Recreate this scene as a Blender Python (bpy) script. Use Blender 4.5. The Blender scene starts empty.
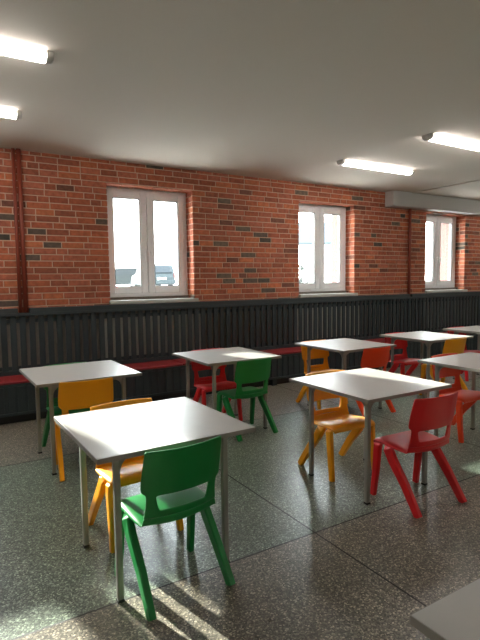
import bpy, bmesh, math, random
from mathutils import Vector, Matrix
random.seed(7)
S = bpy.context.scene
COL = S.collection
PI = math.pi

# ------------------------------------------------------------------ helpers
def srgb(r, g, b):
    f = lambda c: (c/255/12.92) if c/255 <= .04045 else ((c/255+.055)/1.055)**2.4
    return (f(r), f(g), f(b), 1)

def material(name, color, rough=.5, metal=0., spec=.5, bump=0., bscale=60., var=0., vscale=6., coat=0.):
    m = bpy.data.materials.new(name); m.use_nodes = True
    nt = m.node_tree; b = nt.nodes['Principled BSDF']
    b.inputs['Base Color'].default_value = color
    b.inputs['Roughness'].default_value = rough
    b.inputs['Metallic'].default_value = metal
    b.inputs['Specular IOR Level'].default_value = spec
    b.inputs['Coat Weight'].default_value = coat
    tc = nt.nodes.new('ShaderNodeTexCoord')
    if bump:
        n = nt.nodes.new('ShaderNodeTexNoise'); n.inputs['Scale'].default_value = bscale; n.inputs['Detail'].default_value = 4
        nt.links.new(tc.outputs['Object'], n.inputs['Vector'])
        bp = nt.nodes.new('ShaderNodeBump'); bp.inputs['Strength'].default_value = bump; bp.inputs['Distance'].default_value = .002
        nt.links.new(n.outputs['Fac'], bp.inputs['Height']); nt.links.new(bp.outputs['Normal'], b.inputs['Normal'])
    if var:
        n = nt.nodes.new('ShaderNodeTexNoise'); n.inputs['Scale'].default_value = vscale; n.inputs['Detail'].default_value = 5
        nt.links.new(tc.outputs['Object'], n.inputs['Vector'])
        mx = nt.nodes.new('ShaderNodeMix'); mx.data_type = 'RGBA'
        mx.inputs['A'].default_value = tuple(c*(1-var) for c in color[:3])+(1,)
        mx.inputs['B'].default_value = tuple(min(1, c*(1+var)) for c in color[:3])+(1,)
        nt.links.new(n.outputs['Fac'], mx.inputs['Factor']); nt.links.new(mx.outputs['Result'], b.inputs['Base Color'])
    return m

def obj(name, bm, mat, parent=None, smooth=False, bevel=0., subsurf=0, solid=0., kind=None):
    me = bpy.data.meshes.new(name); bmesh.ops.recalc_face_normals(bm, faces=bm.faces) if not solid else None
    bm.to_mesh(me); bm.free()
    for m in (mat if isinstance(mat, (list, tuple)) else [mat]): me.materials.append(m)
    o = bpy.data.objects.new(name, me); COL.objects.link(o)
    if parent: o.parent = parent
    if smooth:
        for p in me.polygons: p.use_smooth = True
    if solid:
        md = o.modifiers.new('solid', 'SOLIDIFY'); md.thickness = solid; md.offset = 0; md.use_even_offset = False
    if subsurf:
        md = o.modifiers.new('sub', 'SUBSURF'); md.levels = subsurf; md.render_levels = subsurf
    if bevel:
        md = o.modifiers.new('bevel', 'BEVEL'); md.width = bevel; md.segments = 2; md.limit_method = 'ANGLE'; md.angle_limit = .6
    if kind: o['kind'] = kind
    return o

def thing(name, label, cat, loc=(0, 0, 0), rz=0., group=None):
    o = bpy.data.objects.new(name, None); COL.objects.link(o); o.empty_display_size = .1
    o.location = loc; o.rotation_euler = (0, 0, rz)
    if label: o['label'] = label
    if cat: o['category'] = cat
    if group: o['group'] = group
    return o

def copy_tree(src, loc, rz, label, group=None):
    r = src.copy(); COL.objects.link(r); r.location = loc; r.rotation_euler = (0, 0, rz); r['label'] = label
    if group: r['group'] = group
    for ch in list(src.children):
        c = ch.copy(); COL.objects.link(c); c.parent = r
        for g in list(ch.children):
            d = g.copy(); COL.objects.link(d); d.parent = c
    return r

def box(bm, x0, x1, y0, y1, z0, z1, mi=0):
    v = [bm.verts.new((x, y, z)) for z in (z0, z1) for y in (y0, y1) for x in (x0, x1)]
    fs = []
    for q in ((0, 2, 3, 1), (4, 5, 7, 6), (0, 1, 5, 4), (2, 6, 7, 3), (0, 4, 6, 2), (1, 3, 7, 5)):
        f = bm.faces.new([v[i] for i in q]); f.material_index = mi; fs.append(f)
    return v

def cyl(bm, p0, p1, r, n=16, r1=None, mi=0):
    p0, p1 = Vector(p0), Vector(p1); a = (p1-p0).normalized()
    u = a.orthogonal().normalized(); w = a.cross(u); r1 = r if r1 is None else r1
    A = [bm.verts.new(p0+r*(math.cos(t)*u+math.sin(t)*w)) for t in [2*PI*i/n for i in range(n)]]
    B = [bm.verts.new(p1+r1*(math.cos(t)*u+math.sin(t)*w)) for t in [2*PI*i/n for i in range(n)]]
    for i in range(n):
        f = bm.faces.new((A[i], A[(i+1) % n], B[(i+1) % n], B[i])); f.material_index = mi
    bm.faces.new(A[::-1]).material_index = mi; bm.faces.new(B).material_index = mi

def loft(bm, pts, xs, secs):
    """rounded-rect sections (a along xs, b across) swept through pts; end caps closed"""
    rings = []
    n = len(pts)
    for i in range(n):
        t = (Vector(pts[min(i+1, n-1)])-Vector(pts[max(i-1, 0)])).normalized()
        xa = Vector(xs[i] if isinstance(xs, list) else xs); xa = (xa-t*xa.dot(t)).normalized(); ya = t.cross(xa)
        a, b = secs[i]; k = .74
        ring = [bm.verts.new(Vector(pts[i])+xa*a*p+ya*b*q) for p, q in
                ((1, -k), (1, k), (k, 1), (-k, 1), (-1, k), (-1, -k), (-k, -1), (k, -1))]
        rings.append(ring)
    for A, B in zip(rings, rings[1:]):
        for i in range(8): bm.faces.new((A[i], A[(i+1) % 8], B[(i+1) % 8], B[i]))
    bm.faces.new(rings[0][::-1]); bm.faces.new(rings[-1])

def prism(bm, outline, x0, x1, mi=0):
    """closed (y,z) outline extruded along x"""
    A = [bm.verts.new((x0, y, z)) for y, z in outline]; B = [bm.verts.new((x1, y, z)) for y, z in outline]; n = len(A)
    for i in range(n): bm.faces.new((A[i], A[(i+1) % n], B[(i+1) % n], B[i])).material_index = mi
    bm.faces.new(A[::-1]).material_index = mi; bm.faces.new(B).material_index = mi

def NB(): return bmesh.new()

# ------------------------------------------------------------------ materials
def mat_floor():
    m = bpy.data.materials.new('terrazzo'); m.use_nodes = True; nt = m.node_tree; N = nt.nodes; L = nt.links
    b = N['Principled BSDF']; tc = N.new('ShaderNodeTexCoord'); sp = N.new('ShaderNodeSeparateXYZ'); L.new(tc.outputs['Object'], sp.inputs[0])
    def M(op, a, c=None, d=None):
        n = N.new('ShaderNodeMath'); n.operation = op
        for i, v in enumerate((a, c, d)):
            if v is None: continue
            if isinstance(v, (int, float)): n.inputs[i].default_value = v
            else: L.new(v, n.inputs[i])
        return n.outputs[0]
    def mix(f, a, c, mode='MIX'):
        n = N.new('ShaderNodeMix'); n.data_type = 'RGBA'; n.blend_type = mode
        for k, v in (('Factor', f), ('A', a), ('B', c)):
            if isinstance(v, (int, float)): n.inputs[k].default_value = v
            elif isinstance(v, tuple): n.inputs[k].default_value = v
            else: L.new(v, n.inputs[k])
        return n.outputs['Result']
    P = 2.14
    ux = M('DIVIDE', M('ADD', sp.outputs['X'], P-1.79+P*4), P); uy = M('DIVIDE', M('ADD', sp.outputs['Y'], P*4-.0), P)
    def edge(u):   # distance to joint in metres
        fr = M('FRACT', u); return M('MULTIPLY', M('MINIMUM', fr, M('SUBTRACT', 1., fr)), P)
    joint = M('LESS_THAN', M('MINIMUM', edge(ux), edge(uy)), .005)
    row = M('MODULO', M('FLOOR', uy), 2.)          # 0 -> brownish slabs, 1 -> greenish slabs
    tint = mix(row, srgb(126, 120, 108), srgb(113, 124, 111))
    wn = N.new('ShaderNodeTexWhiteNoise'); wn.noise_dimensions = '2D'
    cb = N.new('ShaderNodeCombineXYZ'); L.new(M('FLOOR', ux), cb.inputs[0]); L.new(M('FLOOR', uy), cb.inputs[1]); L.new(cb.outputs[0], wn.inputs['Vector'])
    v1 = N.new('ShaderNodeTexVoronoi'); v1.inputs['Scale'].default_value = 150; L.new(tc.outputs['Object'], v1.inputs['Vector'])
    sc = N.new('ShaderNodeSeparateColor'); L.new(v1.outputs['Color'], sc.inputs[0])
    r1 = N.new('ShaderNodeValToRGB'); L.new(sc.outputs[0], r1.inputs[0])
    e = r1.color_ramp.elements; e[0].position = 0; e[0].color = (.30, .30, .30, 1); e[1].position = 1; e[1].color = (3.2, 3.1, 2.9, 1)
    for p, c in ((.3, .5), (.62, .85), (.82, 1.25), (.93, 2.0)):
        q = r1.color_ramp.elements.new(p); q.color = (c, c, c*.97, 1)
    chips = mix(1., tint, r1.outputs[0], 'MULTIPLY')
    nz = N.new('ShaderNodeTexNoise'); nz.inputs['Scale'].default_value = 2.2; nz.inputs['Detail'].default_value = 6; L.new(tc.outputs['Object'], nz.inputs['Vector'])
    st = N.new('ShaderNodeMapRange'); st.inputs['From Min'].default_value = .3; st.inputs['From Max'].default_value = .7
    st.inputs['To Min'].default_value = .82; st.inputs['To Max'].default_value = 1.12; L.new(nz.outputs['Fac'], st.inputs['Value'])
    g = N.new('ShaderNodeCombineColor')
    for i in range(3): L.new(st.outputs[0], g.inputs[i])
    c = mix(1., chips, g.outputs[0], 'MULTIPLY')
    c = mix(joint, c, srgb(38, 36, 32)); L.new(c, b.inputs['Base Color'])
    rg = N.new('ShaderNodeMapRange'); rg.inputs['To Min'].default_value = .22; rg.inputs['To Max'].default_value = .42; L.new(nz.outputs['Fac'], rg.inputs['Value'])
    L.new(M('MAXIMUM', rg.outputs[0], M('MULTIPLY', joint, .7)), b.inputs['Roughness'])
    b.inputs['Specular IOR Level'].default_value = .5
    bp = N.new('ShaderNodeBump'); bp.inputs['Strength'].default_value = .15; bp.inputs['Distance'].default_value = .001
    n2 = N.new('ShaderNodeTexNoise'); n2.inputs['Scale'].default_value = 25; L.new(tc.outputs['Object'], n2.inputs['Vector'])
    L.new(n2.outputs['Fac'], bp.inputs['Height']); L.new(bp.outputs['Normal'], b.inputs['Normal'])
    return m

def mat_brick():
    m = bpy.data.materials.new('brick'); m.use_nodes = True; nt = m.node_tree; b = nt.nodes['Principled BSDF']
    at = nt.nodes.new('ShaderNodeVertexColor'); at.layer_name = 'tone'
    tc = nt.nodes.new('ShaderNodeTexCoord'); n = nt.nodes.new('ShaderNodeTexNoise'); n.inputs['Scale'].default_value = 22; n.inputs['Detail'].default_value = 6
    nt.links.new(tc.outputs['Object'], n.inputs['Vector'])
    r = nt.nodes.new('ShaderNodeMapRange'); r.inputs['From Min'].default_value = .3; r.inputs['From Max'].default_value = .7
    r.inputs['To Min'].default_value = .75; r.inputs['To Max'].default_value = 1.2; nt.links.new(n.outputs['Fac'], r.inputs['Value'])
    v = nt.nodes.new('ShaderNodeVectorMath'); v.operation = 'SCALE'
    nt.links.new(at.outputs['Color'], v.inputs[0]); nt.links.new(r.outputs[0], v.inputs['Scale']); nt.links.new(v.outputs[0], b.inputs['Base Color'])
    b.inputs['Roughness'].default_value = .85
    bp = nt.nodes.new('ShaderNodeBump'); bp.inputs['Strength'].default_value = .5; bp.inputs['Distance'].default_value = .003
    nt.links.new(n.outputs['Fac'], bp.inputs['Height']); nt.links.new(bp.outputs['Normal'], b.inputs['Normal'])
    return m

def mat_glass():
    m = bpy.data.materials.new('window_glass'); m.use_nodes = True; nt = m.node_tree
    for n in list(nt.nodes): nt.nodes.remove(n)
    o = nt.nodes.new('ShaderNodeOutputMaterial'); mx = nt.nodes.new('ShaderNodeMixShader'); t = nt.nodes.new('ShaderNodeBsdfTransparent')
    t.inputs[0].default_value = (.93, .96, .95, 1)
    g = nt.nodes.new('ShaderNodeBsdfGlossy'); g.inputs['Roughness'].default_value = .02
    lw = nt.nodes.new('ShaderNodeLayerWeight'); lw.inputs[0].default_value = .5
    p = nt.nodes.new('ShaderNodeMath'); p.operation = 'POWER'; nt.links.new(lw.outputs['Facing'], p.inputs[0]); p.inputs[1].default_value = 5
    f = nt.nodes.new('ShaderNodeMapRange'); nt.links.new(p.outputs[0], f.inputs['Value']); f.inputs['To Min'].default_value = .04; f.inputs['To Max'].default_value = .9
    nt.links.new(f.outputs[0], mx.inputs[0]); nt.links.new(t.outputs[0], mx.inputs[1]); nt.links.new(g.outputs[0], mx.inputs[2]); nt.links.new(mx.outputs[0], o.inputs[0])
    return m

def mat_emit(name, color, strength):
    m = bpy.data.materials.new(name); m.use_nodes = True; b = m.node_tree.nodes['Principled BSDF']
    b.inputs['Base Color'].default_value = (.8, .8, .8, 1); b.inputs['Emission Color'].default_value = color; b.inputs['Emission Strength'].default_value = strength
    return m

MF = mat_floor(); MBRICK = mat_brick(); MGLASS = mat_glass()
M_MORTAR = material('mortar', srgb(196, 164, 143), .9, bump=.4, bscale=150)
M_CEIL = material('ceiling_plaster', srgb(206, 197, 186), .9, bump=.25, bscale=180)
M_WALL = material('painted_plaster', srgb(196, 190, 178), .85, bump=.2, bscale=160)
M_SOFFIT = material('soffit_paint', srgb(182, 180, 177), .85, bump=.2, bscale=160)
M_STUCCO = material('pink_stucco', srgb(86, 60, 54), .9, bump=.5, bscale=120)
M_PVC = material('white_upvc', srgb(234, 235, 236), .35)
M_SEAL = material('window_seal', srgb(70, 70, 70), .7)
M_SILLTOP = material('sill_stone', srgb(120, 112, 100), .8, var=.5, vscale=30)
M_SILLFRONT = material('sill_edge', srgb(188, 186, 178), .6)
M_CHAR = material('charcoal_paint', srgb(42, 52, 55), .5, var=.25, vscale=9, bump=.15, bscale=70)
M_CAP = material('charcoal_cap', srgb(50, 59, 61), .45, var=.15, vscale=5)
M_BACK = material('recess_board', srgb(124, 114, 105), .8, var=.3, vscale=7)
M_RAD = material('radiator_enamel', srgb(150, 150, 142), .5)
M_CUSH = material('red_upholstery', srgb(140, 32, 36), .55, bump=.2, bscale=90)
M_PIPE = material('red_brown_paint', srgb(140, 64, 46), .5)
M_TOP = material('grey_laminate', srgb(172, 170, 165), .36, var=.05, vscale=12)
M_EDGE = material('grey_edge', srgb(136, 131, 124), .5)
M_STEEL = material('grey_steel', srgb(150, 148, 140), .42, metal=.35)
M_FOOT = material('black_foot', srgb(35, 35, 35), .6)
M_LAMPB = material('lamp_body', srgb(215, 212, 206), .5)
M_LAMPC = material('lamp_cap', srgb(205, 202, 196), .5)
M_TUBE = mat_emit('lamp_diffuser', (1, .95, .91, 1), 11.0)
PLASTIC = {'green': material('green_plastic', srgb(12, 128, 56), .36, bump=.05, bscale=200),
           'red': material('red_plastic', srgb(216, 26, 32), .36, bump=.05, bscale=200),
           'yellow': material('yellow_plastic', srgb(244, 164, 12), .36, bump=.05, bscale=200),
           'orange': material('orange_plastic', srgb(232, 66, 18), .36, bump=.05, bscale=200)}

# ------------------------------------------------------------------ setting
XL, XR, YB, YW, ZC = -3.2, 12.6, -3.2, 5.95, 2.9
bm = NB(); box(bm, XL, XR, YB, YW, -.12, 0); obj('floor', bm, MF, kind='structure')
bm = NB(); box(bm, XL-.3, XR+.3, YB-.3, 6.5, ZC, ZC+.2); obj('ceiling', bm, M_CEIL, kind='structure')
bm = NB(); box(bm, XL-.2, XL, YB, 5.95, -.12, ZC); obj('wall_left', bm, M_WALL, kind='structure')
bm = NB(); box(bm, XR, XR+.2, YB, 5.95, -.12, ZC); obj('wall_right', bm, M_WALL, kind='structure')
bm = NB(); box(bm, XL-.2, XR+.2, YB-.2, YB, -.12, ZC); obj('wall_front', bm, M_WALL, kind='structure')
WIN = [(-.965, .13), (1.77, 2.91), (4.66, 5.80), (7.55, 8.69), (10.4, 11.54)]
WZ0, WZ1 = 1.215, 2.635

# window wall: core with openings, brick facing of real bricks
bm = NB()
tone = bm.loops.layers.float_color.new('tone')
def wall_boxes(bm, y0, y1, mi=0):
    xs = [XL-.2]+[v for w in WIN for v in w]+[XR+.2]
    for i in range(0, len(xs), 2): box(bm, xs[i], xs[i+1], y0, y1, -.12, ZC, mi)
    for a, b in WIN:
        box(bm, a, b, y0, y1, -.12, WZ0, mi); box(bm, a, b, y0, y1, WZ1, ZC, mi)
wall_boxes(bm, YW, 6.24)
for f in bm.faces:
    for l in f.loops: l[tone] = (.5, .4, .35, 1)
BC = [(178, 98, 66), (170, 92, 62), (186, 106, 70), (160, 86, 60), (176, 100, 74), (166, 94, 70), (150, 84, 60)]
DK = [(92, 78, 68), (76, 68, 60), (108, 92, 78), (118, 72, 56)]
def brick(bm, o, ex, ey, ez, L, H, D=.007):
    """chamfered brick face: o corner, ex length dir, ez height dir, ey outward"""
    c = .004
    o, ex, ey, ez = Vector(o), Vector(ex), Vector(ey), Vector(ez)
    j = lambda: random.uniform(-.0015, .0015)
    A = [bm.verts.new(o+ex*a+ez*b) for a, b in ((0, 0), (L, 0), (L, H), (0, H))]
    B = [bm.verts.new(o+ex*(a+j())+ez*(b+j())+ey*(D+j()*.6)) for a, b in ((c, c), (L-c, c), (L-c, H-c), (c, H-c))]
    fs = [bm.faces.new(B)]+[bm.faces.new((A[i], A[(i+1) % 4], B[(i+1) % 4], B[i])) for i in range(4)]
    col = srgb(*(random.choice(DK) if random.random() < .085 else random.choice(BC)))
    k = random.uniform(.88, 1.1)
    for f in fs:
        f.material_index = 1
        for l in f.loops: l[tone] = (col[0]*k, col[1]*k, col[2]*k, 1)
CH, J = .0722, .011
def row_bricks(x0, x1, z, h):
    x = x0
    while x < x1-.02:
        L = random.choice((.25, .25, .25, .235, .2, .125, .21)) if x > x0 else random.choice((.25, .19, .125, .09))
        e = min(x+L, x1)
        if x1-e < .05: e = x1
        brick(bm, (x, YW, z), (1, 0, 0), (0, -1, 0), (0, 0, 1), e-x-(J if e < x1 else 0), h); x = e
z = 1.13; k = 0
X0B, X1B = -1.6, XR
while z < ZC-.02:
    h = min(CH-J, ZC-z-.004)
    if z+h > WZ0 and z < WZ1-.03:
        segs = []; a = X0B
        for w in WIN: segs.append((a, w[0])); a = w[1]
        segs.append((a, X1B))
        for s0, s1 in segs: row_bricks(s0, s1, z, h)
        zb = max(z, WZ0)
        for w in WIN:           # reveals: alternate one or two bricks deep
            for xw, d in ((w[1], -1), (w[0], 1)):
                cut = random.choice((.12, .2, .09))
                for y0, y1 in ((YW, YW+cut), (YW+cut, YW+.2)):
                    if y1-y0 > .03: brick(bm, (xw, y0+(.0 if y0 == YW else J), zb), (0, 1, 0), (d, 0, 0), (0, 0, 1), y1-y0-(J if y0 != YW else 0), h-(zb-z))
    else: row_bricks(X0B, X1B, z, h)
    z += CH; k += 1
for w in WIN:                   # soldier bricks under the lintel
    x = w[0]+.01
    while x < w[1]-.06:
        brick(bm, (x, YW, WZ1), (1, 0, 0), (0, 0, -1), (0, 1, 0), .19, .1); brick(bm, (x, YW+.11, WZ1), (1, 0, 0), (0, 0, -1), (0, 1, 0), .19, .08); x += .2
me_wall = obj('wall_back', bm, [M_MORTAR, MBRICK], kind='structure')
bm = NB(); wall_boxes(bm, 6.24, 6.5); obj('wall_exterior', bm, M_STUCCO, kind='structure')

# plaster soffit over the far windows and the raised joint in the ceiling
bm = NB(); box(bm, 6.48, XR, 5.76, YW-.008, 2.655, ZC); obj('trim_1', bm, M_SOFFIT, kind='structure', bevel=.004)
bm = NB(); box(bm, 6.93, 6.99, YB, 5.76, ZC-.012, ZC); obj('trim_2', bm, M_CEIL, kind='structure', bevel=.004)

# ------------------------------------------------------------------ windows
def sash(bm, x0, x1, z0, z1, w, y0, y1):
    box(bm, x0, x0+w, y0, y1, z0, z1); box(bm, x1-w, x1, y0, y1, z0, z1)
    box(bm, x0+w, x1-w, y0, y1, z0, z0+w); box(bm, x0+w, x1-w, y0, y1, z1-w, z1)
def make_window(n, a, b):
    t = bpy.data.objects.new('window_%d' % n, None); COL.objects.link(t); t.location = ((a+b)/2, 6.15, WZ0); t['kind'] = 'structure'
    W = b-a; h = W/2; H = WZ1-WZ0; s = .045
    f = NB(); sash(f, -h, h, s, H, .055, 0, .08); box(f, -.03, .03, .02, .08, s, H)
    obj('window_frame', f, M_PVC, t, bevel=.005)
    for sg in (-1, 1):
        x0, x1 = (-h+.045, -.004) if sg < 0 else (.004, h-.045)
        f = NB(); sash(f, x0, x1, s+.045, H-.045, .090, -.016, .05); so = obj('sash', f, M_PVC, t, bevel=.006)
        f = NB(); sash(f, x0+.089, x1-.089, s+.134, H-.134, .007, -.010, .03); obj('seal', f, M_SEAL, so)
        f = NB(); box(f, x0+.088, x1-.088, .005, .011, s+.133, H-.133); obj('pane', f, MGLASS, so)
        for zz in (.16, H-.24):
            f = NB(); hx = x0 if sg < 0 else x1; cyl(f, (hx-.004*sg, -.022, zz), (hx-.004*sg, -.022, zz+.09), .008); obj('hinge', f, M_PVC, so)
    f = NB(); hz = .62; box(f, -.052, -.026, -.022, -.016, hz-.05, hz+.05); cyl(f, (-.039, -.022, hz), (-.039, -.05, hz), .009)
    box(f, -.05, -.028, -.062, -.046, hz-.105, hz+.012); obj('handle', f, M_PVC, t, bevel=.004)
    f = NB(); box(f, .03, .05, -.024, -.016, hz-.045, hz+.045); cyl(f, (.04, -.022, hz), (.04, -.05, hz), .009)
    box(f, .029, .051, -.062, -.046, hz-.105, hz+.012); obj('handle', f, M_PVC, t, bevel=.004)
    f = NB(); box(f, -h+.008, h-.008, -.03, .08, .0135, .0445); obj('sill_bed', f, M_SILLTOP, t)
    f = NB(); box(f, -h+.008, h-.008, -.2, .08, .0, .013); box(f, -h-.015, h+.03, -.262, -.2085, -.03, .013); obj('sill', f, M_SILLFRONT, t, bevel=.004)
    f = NB(); box(f, -h, h, .1, .4, -.002, .03); obj('sill_outside', f, M_SILLFRONT, t)
for i, (a, b) in enumerate(WIN): make_window(i+1, a, b)

# ------------------------------------------------------------------ built-in bench with slatted back
BX0, BX1 = -1.6, XR-.01
bench = thing('bench', 'long built-in bench along the brick wall, charcoal slatted high back and red padded seat', 'bench', (0, 5.72, 0))
oy = -5.72
bm = NB(); box(bm, BX0, BX1, 5.925+oy, 5.945+oy, .06, 1.09); obj('back_board', bm, M_BACK, bench)
bm = NB(); x = BX0+.02; i = 0
while x < BX1-.07:
    box(bm, x, x+.062, 5.885+oy, 5.905+oy, .44, 1.1); x += .0968
for zr in (.52, 1.04): box(bm, BX0, BX1, 5.905+oy, 5.9245+oy, zr-.02, zr+.02)
obj('slat_panel', bm, M_CHAR, bench, bevel=.003)
bm = NB(); box(bm, BX0, BX1, 5.868+oy, 5.885+oy, .435, .497); obj('lower_rail', bm, M_CHAR, bench, bevel=.003)
bm = NB(); box(bm, BX0, BX1, 5.862+oy, 5.9415+oy, 1.095, 1.13)
for a, b in ((BX0, .73), (.85, 7.045), (7.108, BX1)): box(bm, a, b, 5.862+oy, 5.9415+oy, 1.13, 1.18)
obj('cap_rail', bm, M_CAP, bench, bevel=.003)
bm = NB(); x = BX0
for k in range(9): 
    x1 = min(BX1, x+1.46+(0 if k else 1.2)); box(bm, x+.003, x1-.003, 5.50+oy, 5.868+oy, .42, .452); x = x1
    if x >= BX1-.02: break
obj('seat', bm, M_CUSH, bench, bevel=.012)
bm = NB(); box(bm, BX0, BX1, 5.52+oy, 5.535+oy, .09, .42); x = BX0+.02
while x < BX1-.07: box(bm, x, x+.062, 5.508+oy, 5.5195+oy, .12, .39); x += .0968
box(bm, BX0, BX1, 5.505+oy, 5.519+oy, .392, .42); box(bm, BX0, BX1, 5.505+oy, 5.519+oy, .09, .118)
obj('front_panel', bm, M_CHAR, bench, bevel=.002)
bm = NB(); box(bm, BX0, BX1, 5.58+oy, 5.6+oy, 0, .09); obj('plinth', bm, M_FOOT, bench)
for k in range(9):
    bm = NB(); xx = .15+k*1.24; box(bm, xx, xx+.07, 5.525+oy, 5.58+oy, 0, .0895); obj('foot', bm, M_CHAR, bench)

# radiators glimpsed between the slats
for n, (a, b) in enumerate(WIN[1:4]):
    t = thing('radiator', 'pale radiator showing between the dark slats below the %s' % ('window with parked cars outside', 'window left of the plaster soffit', 'farthest window, under the plaster soffit')[n], 'radiator', ((a+b)/2, 5.915, 0), group='radiators behind the slats')
    f = NB(); x = -.66
    while x < .64:
        box(f, x, x+.058, -.009, .009, .55, 1.01); x += .0605
    obj('column', f, M_RAD, t, bevel=.003)
    f = NB(); box(f, -.66, .65, -.009, .009, 1.011, 1.019); box(f, -.66, .65, -.009, .009, .541, .549); obj('header', f, M_RAD, t)

# pipes
def pipe(x, r, label):
    f = NB(); cyl(f, (0, 0, 0), (0, 0, ZC-1.132), r, 16)
    o = obj('heating_pipe', f, M_PIPE, smooth=False); o.location = (x, 5.938-r-.002, 1.131); o['label'] = label; o['category'] = 'pipe'
    for p in o.data.polygons: p.use_smooth = len(p.vertices) == 4
    return o
pipe(.762, .019, 'thinner red-brown riser pipe of the pair on the bricks, on its left')
pipe(.816, .024, 'thicker red-brown riser pipe of the pair on the bricks, on its right')
pipe(7.075, .024, 'single red-brown riser pipe on the bricks below the plaster soffit')

# ------------------------------------------------------------------ ceiling lamps
def make_lamp(x, y, label):
    t = thing('ceiling_light', label, 'lamp', (x, y, ZC), group='ceiling batten lights'); h = .645
    f = NB(); box(f, -h+.03, h-.03, -.045, .045, -.022, 0); obj('housing', f, M_LAMPB, t, bevel=.006)
    f = NB(); o_ = [(.055*math.cos(a), -.022-.034*math.sin(a)) for a in [PI*i/10 for i in range(11)]]
    prism(f, o_, -h+.045, h-.045); obj('diffuser', f, M_TUBE, t)
    for sg in (-1, 1):
        f = NB(); o2 = [(.059*math.cos(a), -.020-.040*math.sin(a)) for a in [PI*i/10 for i in range(11)]]+[(-.059, 0), (.059, 0)]
        prism(f, o2, sg*h if sg < 0 else h-.045, -h+.045 if sg < 0 else h); c = obj('end_cap', f, M_LAMPC, t, bevel=.008)
        f = NB(); cyl(f, (sg*h, 0, -.03), (sg*(h+.004), 0, -.03), .013); obj('screw', f, M_LAMPB, c)
make_lamp(.05, 3.40, 'lit ceiling batten light cut by the left picture edge, higher of the two there')
make_lamp(.035, 4.66, 'lit ceiling batten light cut by the left picture edge, lower of the two there')
make_lamp(4.895, 4.62, 'lit ceiling batten light seen whole, before the plaster soffit')
make_lamp(4.915, 3.38, 'lit ceiling batten light cut by the right picture edge')

for lx, ly in ((9.8, 4.62), (9.8, 3.38), (.04, -1.6), (4.9, -1.6)):  # unseen lamps added as fill light for the room and chair backs
    make_lamp(lx, ly, 'unseen ceiling batten light added to brighten the room, outside the picture')

# ------------------------------------------------------------------ tables
TH = .728
def make_table():
    t = thing('school_table', '', 'table')
    h = .4
    f = NB(); box(f, -h+.002, h-.002, -h+.002, h-.002, TH-.022, TH); obj('tabletop', f, M_TOP, t, bevel=.002)
    f = NB(); z0, z1 = TH-.0225, TH-.0012
    box(f, -h, h, -h, -h+.0019, z0, z1); box(f, -h, h, h-.0019, h, z0, z1); box(f, -h, -h+.0019, -h+.002, h-.002, z0, z1); box(f, h-.0019, h, -h+.002, h-.002, z0, z1)
    obj('edge_band', f, M_EDGE, t)
    q = .282; r = .015
    f = NB(); z0, z1 = TH-.0495, TH-.0228
    for sg in (-1, 1):
        box(f, -q+r+.0005, q-r-.0005, sg*q-.0115, sg*q+.0115, z0, z1); box(f, sg*q-.0115, sg*q+.0115, -q+r+.0005, q-r-.0005, z0, z1)
    def gusset(cx, cy, dx, dy):
        n = 6; R_ = .07; w = .010
        prev = None; P = []
        for i in range(n+1):
            a = PI/2*i/n; P.append((R_-R_*math.sin(a), R_-R_*math.cos(a)))   # concave corner
        pts = [(0, 0)]+[(p[0], p[1]) for p in P]
        A = []; B = []
        for u, v in pts:
            base = Vector((cx+dx*(r+.0005+u), cy+dy*(r+.0005+u), z0-v)); nrm = Vector((-dy, dx, 0))*w
            A.append(f.verts.new(base+nrm)); B.append(f.verts.new(base-nrm))
        m = len(pts)
        for i in range(m): f.faces.new((A[i], A[(i+1) % m], B[(i+1) % m], B[i]))
        f.faces.new(A[::-1]); f.faces.new(B)
    for sx in (-1, 1):
        for sy in (-1, 1): gusset(sx*q, sy*q, -sx, 0); gusset(sx*q, sy*q, 0, -sy)
    obj('frame', f, M_STEEL, t, bevel=.002)
    for sx in (-1, 1):
        for sy in (-1, 1):
            f = NB(); box(f, sx*q-r, sx*q+r, sy*q-r, sy*q+r, .012, TH-.0228); lg = obj('leg', f, M_STEEL, t, bevel=.005)
            f = NB(); box(f, sx*q-r-.001, sx*q+r+.001, sy*q-r-.001, sy*q+r+.001, 0, .012); obj('foot_cap', f, M_FOOT, lg, bevel=.002)
    return t
TABLES = [
    (.915, 2.431, 1.4, 'big near school table with sunlit grey top, between a green and a yellow chair'),
    (.960, 4.170, 1.0, 'grey-topped school table at far left, by the bench and the riser pipes'),
    (2.402, 4.246, 0, 'grey-topped school table by the bench with a red chair and a green chair'),
    (2.595, 2.524, 0, 'grey-topped school table between the large red chair and a yellow chair facing the room'),
    (3.895, 4.144, .9, 'grey-topped school table by the bench with a yellow chair and an orange-red chair'),
    (5.279, 4.140, -1.1, 'grey-topped school table by the bench with a red chair and a yellow chair'),
    (4.055, 2.546, 1.4, 'grey-topped school table cut by the right picture edge, over an orange-red chair'),
    (6.571, 4.141, 0, 'small farthest school table at the right picture edge, below the last window'),
    (1.248, .292, 0, 'grey tabletop corner cut off at the bottom right of the picture')]
tab0 = make_table()
for i, (x, y, r, lab) in enumerate(TABLES):
    if i == 0: t = tab0; t.location = (x, y, 0); t.rotation_euler = (0, 0, math.radians(r)); t['label'] = lab; t['group'] = 'grey school tables'
    else: copy_tree(tab0, (x, y, 0), math.radians(r), lab, 'grey school tables')

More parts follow.
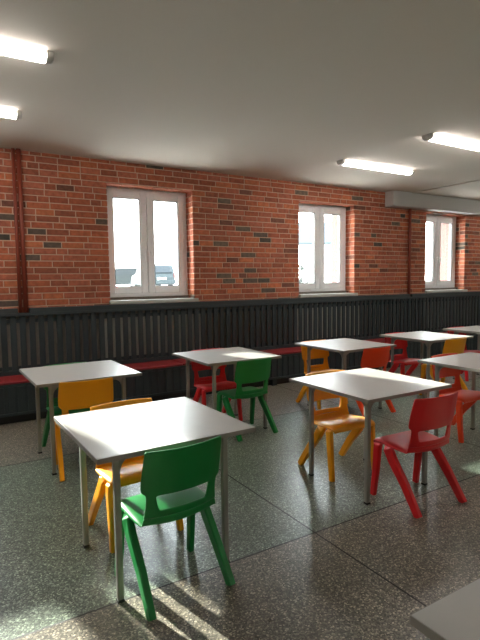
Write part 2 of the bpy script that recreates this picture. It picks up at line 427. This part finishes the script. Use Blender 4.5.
# ------------------------------------------------------------------ chairs (one-piece plastic shell, A-shaped side legs)
def grid(bm, rows, skip=lambda i, j: False):
    V = [[bm.verts.new(p) for p in r] for r in rows]
    for i in range(len(V)-1):
        for j in range(len(V[0])-1):
            if not skip(i, j): bm.faces.new((V[i][j], V[i][j+1], V[i+1][j+1], V[i+1][j]))
    for v in [v for v in bm.verts if not v.link_faces]: bm.verts.remove(v)
def make_chair(kind):
    m = PLASTIC[kind]; t = thing('school_chair', '', 'chair')
    # seat: rows from front lip to the bend at the back
    fr = (-1, -.96, -.8, -.45, 0, .45, .8, .96, 1)
    rows = []
    for y, z, w, dish in ((.206, .354, .190, 0), (.202, .378, .199, 0), (.180, .395, .205, .002), (.11, .398, .208, .006), (.02, .389, .206, .012),
                          (-.05, .377, .202, .014), (-.095, .366, .198, .012), (-.116, .375, .194, .008), (-.126, .402, .189, .0)):
        r = []
        for q in fr:
            side = -.022 if abs(q) == 1 else (-.006 if abs(q) > .9 else 0)
            if z < .39 and y > .15: side *= .3
            if y < -.09: side = side*.5
            fwd = .038*q*q*(1 if y < -.09 else 0)*min(1, (-.09-y)/.03 if y < -.09 else 0)
            r.append((w*q, y+fwd, z-dish*(1-q*q)+(.010*q*q if y < -.0 else 0)+side))
        rows.append(r)
    seat_last = rows[-1]
    f = NB(); grid(f, rows); obj('seat', f, m, t, smooth=True, solid=.013, subsurf=2)
    # backrest: uprights around a hand-hole, panel above
    def back_row(y, z, W, hole):
        xs = (-W, -W*.975, -(W+hole)/2, -hole, -hole*.93, -hole*.45, 0, hole*.45, hole*.93, hole, (W+hole)/2, W*.975, W)
        return [(x, y+.038*(x/.19)**2, z) for x in xs]
    R_ = [(-.126, .402, .189, .112), (-.129, .424, .185, .116), (-.131, .438, .183, .120), (-.134, .468, .179, .128), (-.138, .500, .180, .134), (-.140, .509, .181, .134), (-.142, .522, .184, .134),
          (-.144, .531, .200, .132), (-.147, .545, .205, .132), (-.158, .61, .204, .130), (-.171, .670, .200, .128), (-.180, .714, .197, .126), (-.182, .723, .195, .122), (-.180, .727, .191, .115)]
    rows = [back_row(*q) for q in R_]
    def skip(i, j): return 2 <= i < 5 and 3 <= j < 9
    f = NB(); grid(f, rows, skip); obj('backrest', f, m, t, smooth=True, solid=.014, subsurf=2)
    # legs
    for sx in (-1, 1):
        f = NB(); loft(f, [(sx*.150, .158, .377), (sx*.182, .158, .376), (sx*.200, .159, .354), (sx*.201, .162, .31), (sx*.201, .175, .16), (sx*.205, .195, 0)],
                       [(0, 1, 0)]*6, [(.022, .010), (.027, .013), (.029, .016), (.027, .017), (.023, .016), (.020, .015)])
        obj('leg', f, m, t, bevel=.003)
        f = NB(); loft(f, [(sx*.150, .070, .376), (sx*.184, .070, .375), (sx*.201, .060, .350), (sx*.202, .026, .295), (sx*.203, -.085, .16), (sx*.208, -.198, 0)],
                       [(0, 1, 0)]*6, [(.026, .010), (.031, .014), (.034, .018), (.033, .019), (.029, .018), (.025, .016)])
        obj('leg', f, m, t, bevel=.003)
    return t
CH_ = [
    ('green', .909, 2.154, 4, 'big near green plastic school chair pushed against the sunlit table, back to the camera'),
    ('yellow', .930, 2.775, 183, 'yellow plastic school chair mostly hidden behind the sunlit near table'),
    ('yellow', .927, 3.893, -4, 'yellow plastic school chair at the far-left table, back to the camera'),
    ('green', .95, 4.442, 183, 'green plastic school chair behind the far-left table, hidden by a yellow chair'),
    ('green', 2.465, 3.965, 3.5, 'smaller green plastic school chair back to the camera, opposite a red chair'),
    ('red', 2.42, 4.52, 178, 'red plastic school chair facing the room across the table from a green chair'),
    ('red', 2.651, 2.122, -2.5, 'large red plastic school chair standing clear, back to the camera'),
    ('yellow', 2.581, 2.822, 177, 'yellow plastic school chair facing the room, opposite the large red chair'),
    ('orange', 3.97, 3.865, 0, 'orange-red plastic school chair, back to the camera, at a table by the bench'),
    ('yellow', 3.80, 4.42, 180, 'yellow plastic school chair by the bench, facing an orange-red chair across a table'),
    ('red', 5.2, 4.42, 180, 'dark red plastic school chair by the bench, facing a yellow chair across a table'),
    ('yellow', 5.3, 3.855, 0, 'yellow plastic school chair with its back to the camera, opposite a dark red chair'),
    ('orange', 4.10, 2.85, 180, 'orange-red plastic school chair facing the room, under the table cut by the picture edge'),
    ('red', 6.5, 4.42, 180, 'dark red plastic school chair at the farthest table, partly cut by the picture edge'),
]
protos = {}
for k, x, y, r, lab in CH_:
    if k not in protos:
        t = protos[k] = make_chair(k); t.location = (x, y, 0); t.rotation_euler = (0, 0, math.radians(r)); t['label'] = lab; t['group'] = 'plastic school chairs'
    else: copy_tree(protos[k], (x, y, 0), math.radians(r), lab, 'plastic school chairs')

# ------------------------------------------------------------------ outside
GZ = .9
M_GROUND = material('yard_concrete', srgb(190, 186, 180), .9, var=.1, vscale=1)
M_HOUSE = material('house_render', srgb(225, 222, 215), .9)
M_TEAL = material('teal_roof', srgb(16, 30, 34), .7)
M_CARS = material('silver_paint', srgb(34, 40, 42), .6, spec=.15)
M_CARD = material('dark_paint', srgb(24, 28, 28), .6, spec=.15)
M_CARG = material('car_glass', srgb(9, 16, 20), .5, spec=.2)
M_TYRE = material('tyre', srgb(45, 45, 45), .8)
M_RED = material('tail_lamp', srgb(80, 26, 24), .4)
M_LEAF = material('shrub_leaf', srgb(28, 33, 24), .8, var=.3, vscale=8)
bm = NB(); box(bm, -60, 120, 6.5, 130, GZ-.2, GZ); obj('ground', bm, M_GROUND, kind='structure')
def make_car(loc, rz, paint, label):
    t = thing('parked_car', label, 'car', loc, rz)
    prof = [(-2.0, .32), (-2.02, .75), (-1.95, .95), (-1.62, 1.42), (-1.35, 1.5), (.1, 1.5), (.75, 1.02), (1.75, .85), (2.02, .62), (2.0, .3)]
    f = NB(); prism(f, prof, -.84, .84); obj('body', f, paint, t, bevel=.08)
    f = NB()
    v = [f.verts.new(p) for p in ((-.66, -1.965, 1.0), (.66, -1.965, 1.0), (.58, -1.69, 1.38), (-.58, -1.69, 1.38))]; f.faces.new(v)
    r = bmesh.ops.extrude_face_region(f, geom=list(f.faces)); [setattr(q, 'co', q.co+Vector((0, -.03, .02))) for q in r['geom'] if isinstance(q, bmesh.types.BMVert)]
    obj('rear_window', f, M_CARG, t)
    for sg in (-1, 1):
        f = NB(); prism(f, [(-1.5, 1.0), (.55, 1.0), (.05, 1.4), (-1.35, 1.4)], sg*.835, sg*.85); obj('side_window', f, M_CARG, t)
        f = NB(); box(f, sg*.83-.1*(sg > 0), sg*.83+.1*(sg < 0), -2.05, -1.98, .72, .98); obj('tail_light', f, M_RED, t)
        for yy in (-1.25, 1.25):
            f = NB(); cyl(f, (sg*.66, yy, .31), (sg*.87, yy, .31), .31, 20); obj('wheel', f, M_TYRE, t, bevel=.03)
    f = NB(); box(f, -.85, .85, -2.08, -1.97, .35, .6); obj('bumper', f, paint, t, bevel=.04)
    f = NB(); box(f, -.26, .26, -2.09, -2.075, .62, .73); obj('number_plate', f, M_HOUSE, t)
make_car((11.1, 28.5, GZ), math.radians(-6), M_CARS, 'grey hatchback parked in the bright yard, seen rear-on through the first window')
make_car((11.6, 36.0, GZ), math.radians(52), M_CARD, 'dark car parked in the yard behind the first window, left of the grey hatchback')

t = thing('house', 'pale house with a blue-green roof far outside the second window', 'house', (29.5, 36, GZ), math.radians(-38))
f = NB(); box(f, -2.2, 2.2, 0, 5, 0, 3.9); obj('wall', f, M_HOUSE, t)
f = NB(); prism(f, [(-.4, 3.85), (2.5, 6.0), (5.4, 3.85), (5.4, 3.7), (-.4, 3.7)], -2.4, 2.4); obj('roof', f, M_TEAL, t)
t = thing('shrub', 'grey-green shrub outside the second window, low in its left pane', 'shrub', (15.9, 20.2, GZ))
f = NB()
for k in range(900):
    a = random.uniform(0, 2*PI); rr = random.random()**.4*.75; h = random.random()
    c = Vector((rr*math.cos(a)*math.sin(PI*(.15+.8*h)), rr*math.sin(a)*math.sin(PI*(.15+.8*h)), .1+1.15*h))
    u_ = Vector((random.gauss(0, 1), random.gauss(0, 1), random.gauss(0, 1))).normalized(); v_ = u_.orthogonal().normalized()
    f.faces.new([f.verts.new(c+u_*p*.07+v_*q*.035) for p, q in ((-1, 0), (0, -1), (1, 0), (0, 1))])
obj('foliage', f, M_LEAF, t)
f = NB(); cyl(f, (0, 0, 0), (0, 0, .6), .04); cyl(f, (0, 0, .1), (.25, .1, .7), .025); cyl(f, (0, 0, .1), (-.22, -.1, .75), .025); obj('stem', f, M_TYRE, t)

# ------------------------------------------------------------------ light, world, camera
SUN = Vector((.225, -.96, -.345)).normalized()
ld = bpy.data.lights.new('sun', 'SUN'); ld.energy = 10.5; ld.angle = math.radians(1.0); ld.color = (1, .95, .86)
lo = bpy.data.objects.new('sun', ld); COL.objects.link(lo); lo.rotation_euler = SUN.to_track_quat('-Z', 'Y').to_euler(); lo.location = (-3, 30, 12)
w = bpy.data.worlds.new('sky'); S.world = w; w.use_nodes = True; nt = w.node_tree
bg = nt.nodes['Background']; tc = nt.nodes.new('ShaderNodeTexCoord'); sp = nt.nodes.new('ShaderNodeSeparateXYZ'); rp = nt.nodes.new('ShaderNodeValToRGB')
nt.links.new(tc.outputs['Generated'], sp.inputs[0]); nt.links.new(sp.outputs['Z'], rp.inputs[0]); nt.links.new(rp.outputs[0], bg.inputs[0])
rp.color_ramp.elements[0].color = (1, .995, .97, 1); rp.color_ramp.elements[1].color = (.78, .88, 1, 1); rp.color_ramp.elements[1].position = .8
bg.inputs[1].default_value = 11.0

f_, yaw, pitch, roll = 495.0034, .5456505915, .0815247527, -.0118902787
fw = Vector((math.sin(yaw)*math.cos(pitch), math.cos(yaw)*math.cos(pitch), -math.sin(pitch)))
r = Vector((math.cos(yaw), -math.sin(yaw), 0)); u = r.cross(fw)
r, u = math.cos(roll)*r+math.sin(roll)*u, -math.sin(roll)*r+math.cos(roll)*u
cd = bpy.data.cameras.new('camera'); cd.sensor_fit = 'HORIZONTAL'; cd.sensor_width = 36; cd.lens = f_*36/480; cd.clip_start = .05; cd.clip_end = 500
co = bpy.data.objects.new('camera', cd); COL.objects.link(co)
mt = Matrix((r, u, -fw)).transposed().to_4x4(); mt.translation = (0, 0, 1.4665); co.matrix_world = mt
S.camera = co
S.view_settings.view_transform = 'Standard'; S.view_settings.look = 'None'; S.view_settings.gamma = 1; S.view_settings.use_curve_mapping = False
S.view_settings.exposure = 1.55
S.cycles.use_denoising = True
S.cycles.max_bounces = 10; S.cycles.diffuse_bounces = 6; S.cycles.transparent_max_bounces = 12
S.cycles.sample_clamp_indirect = 8
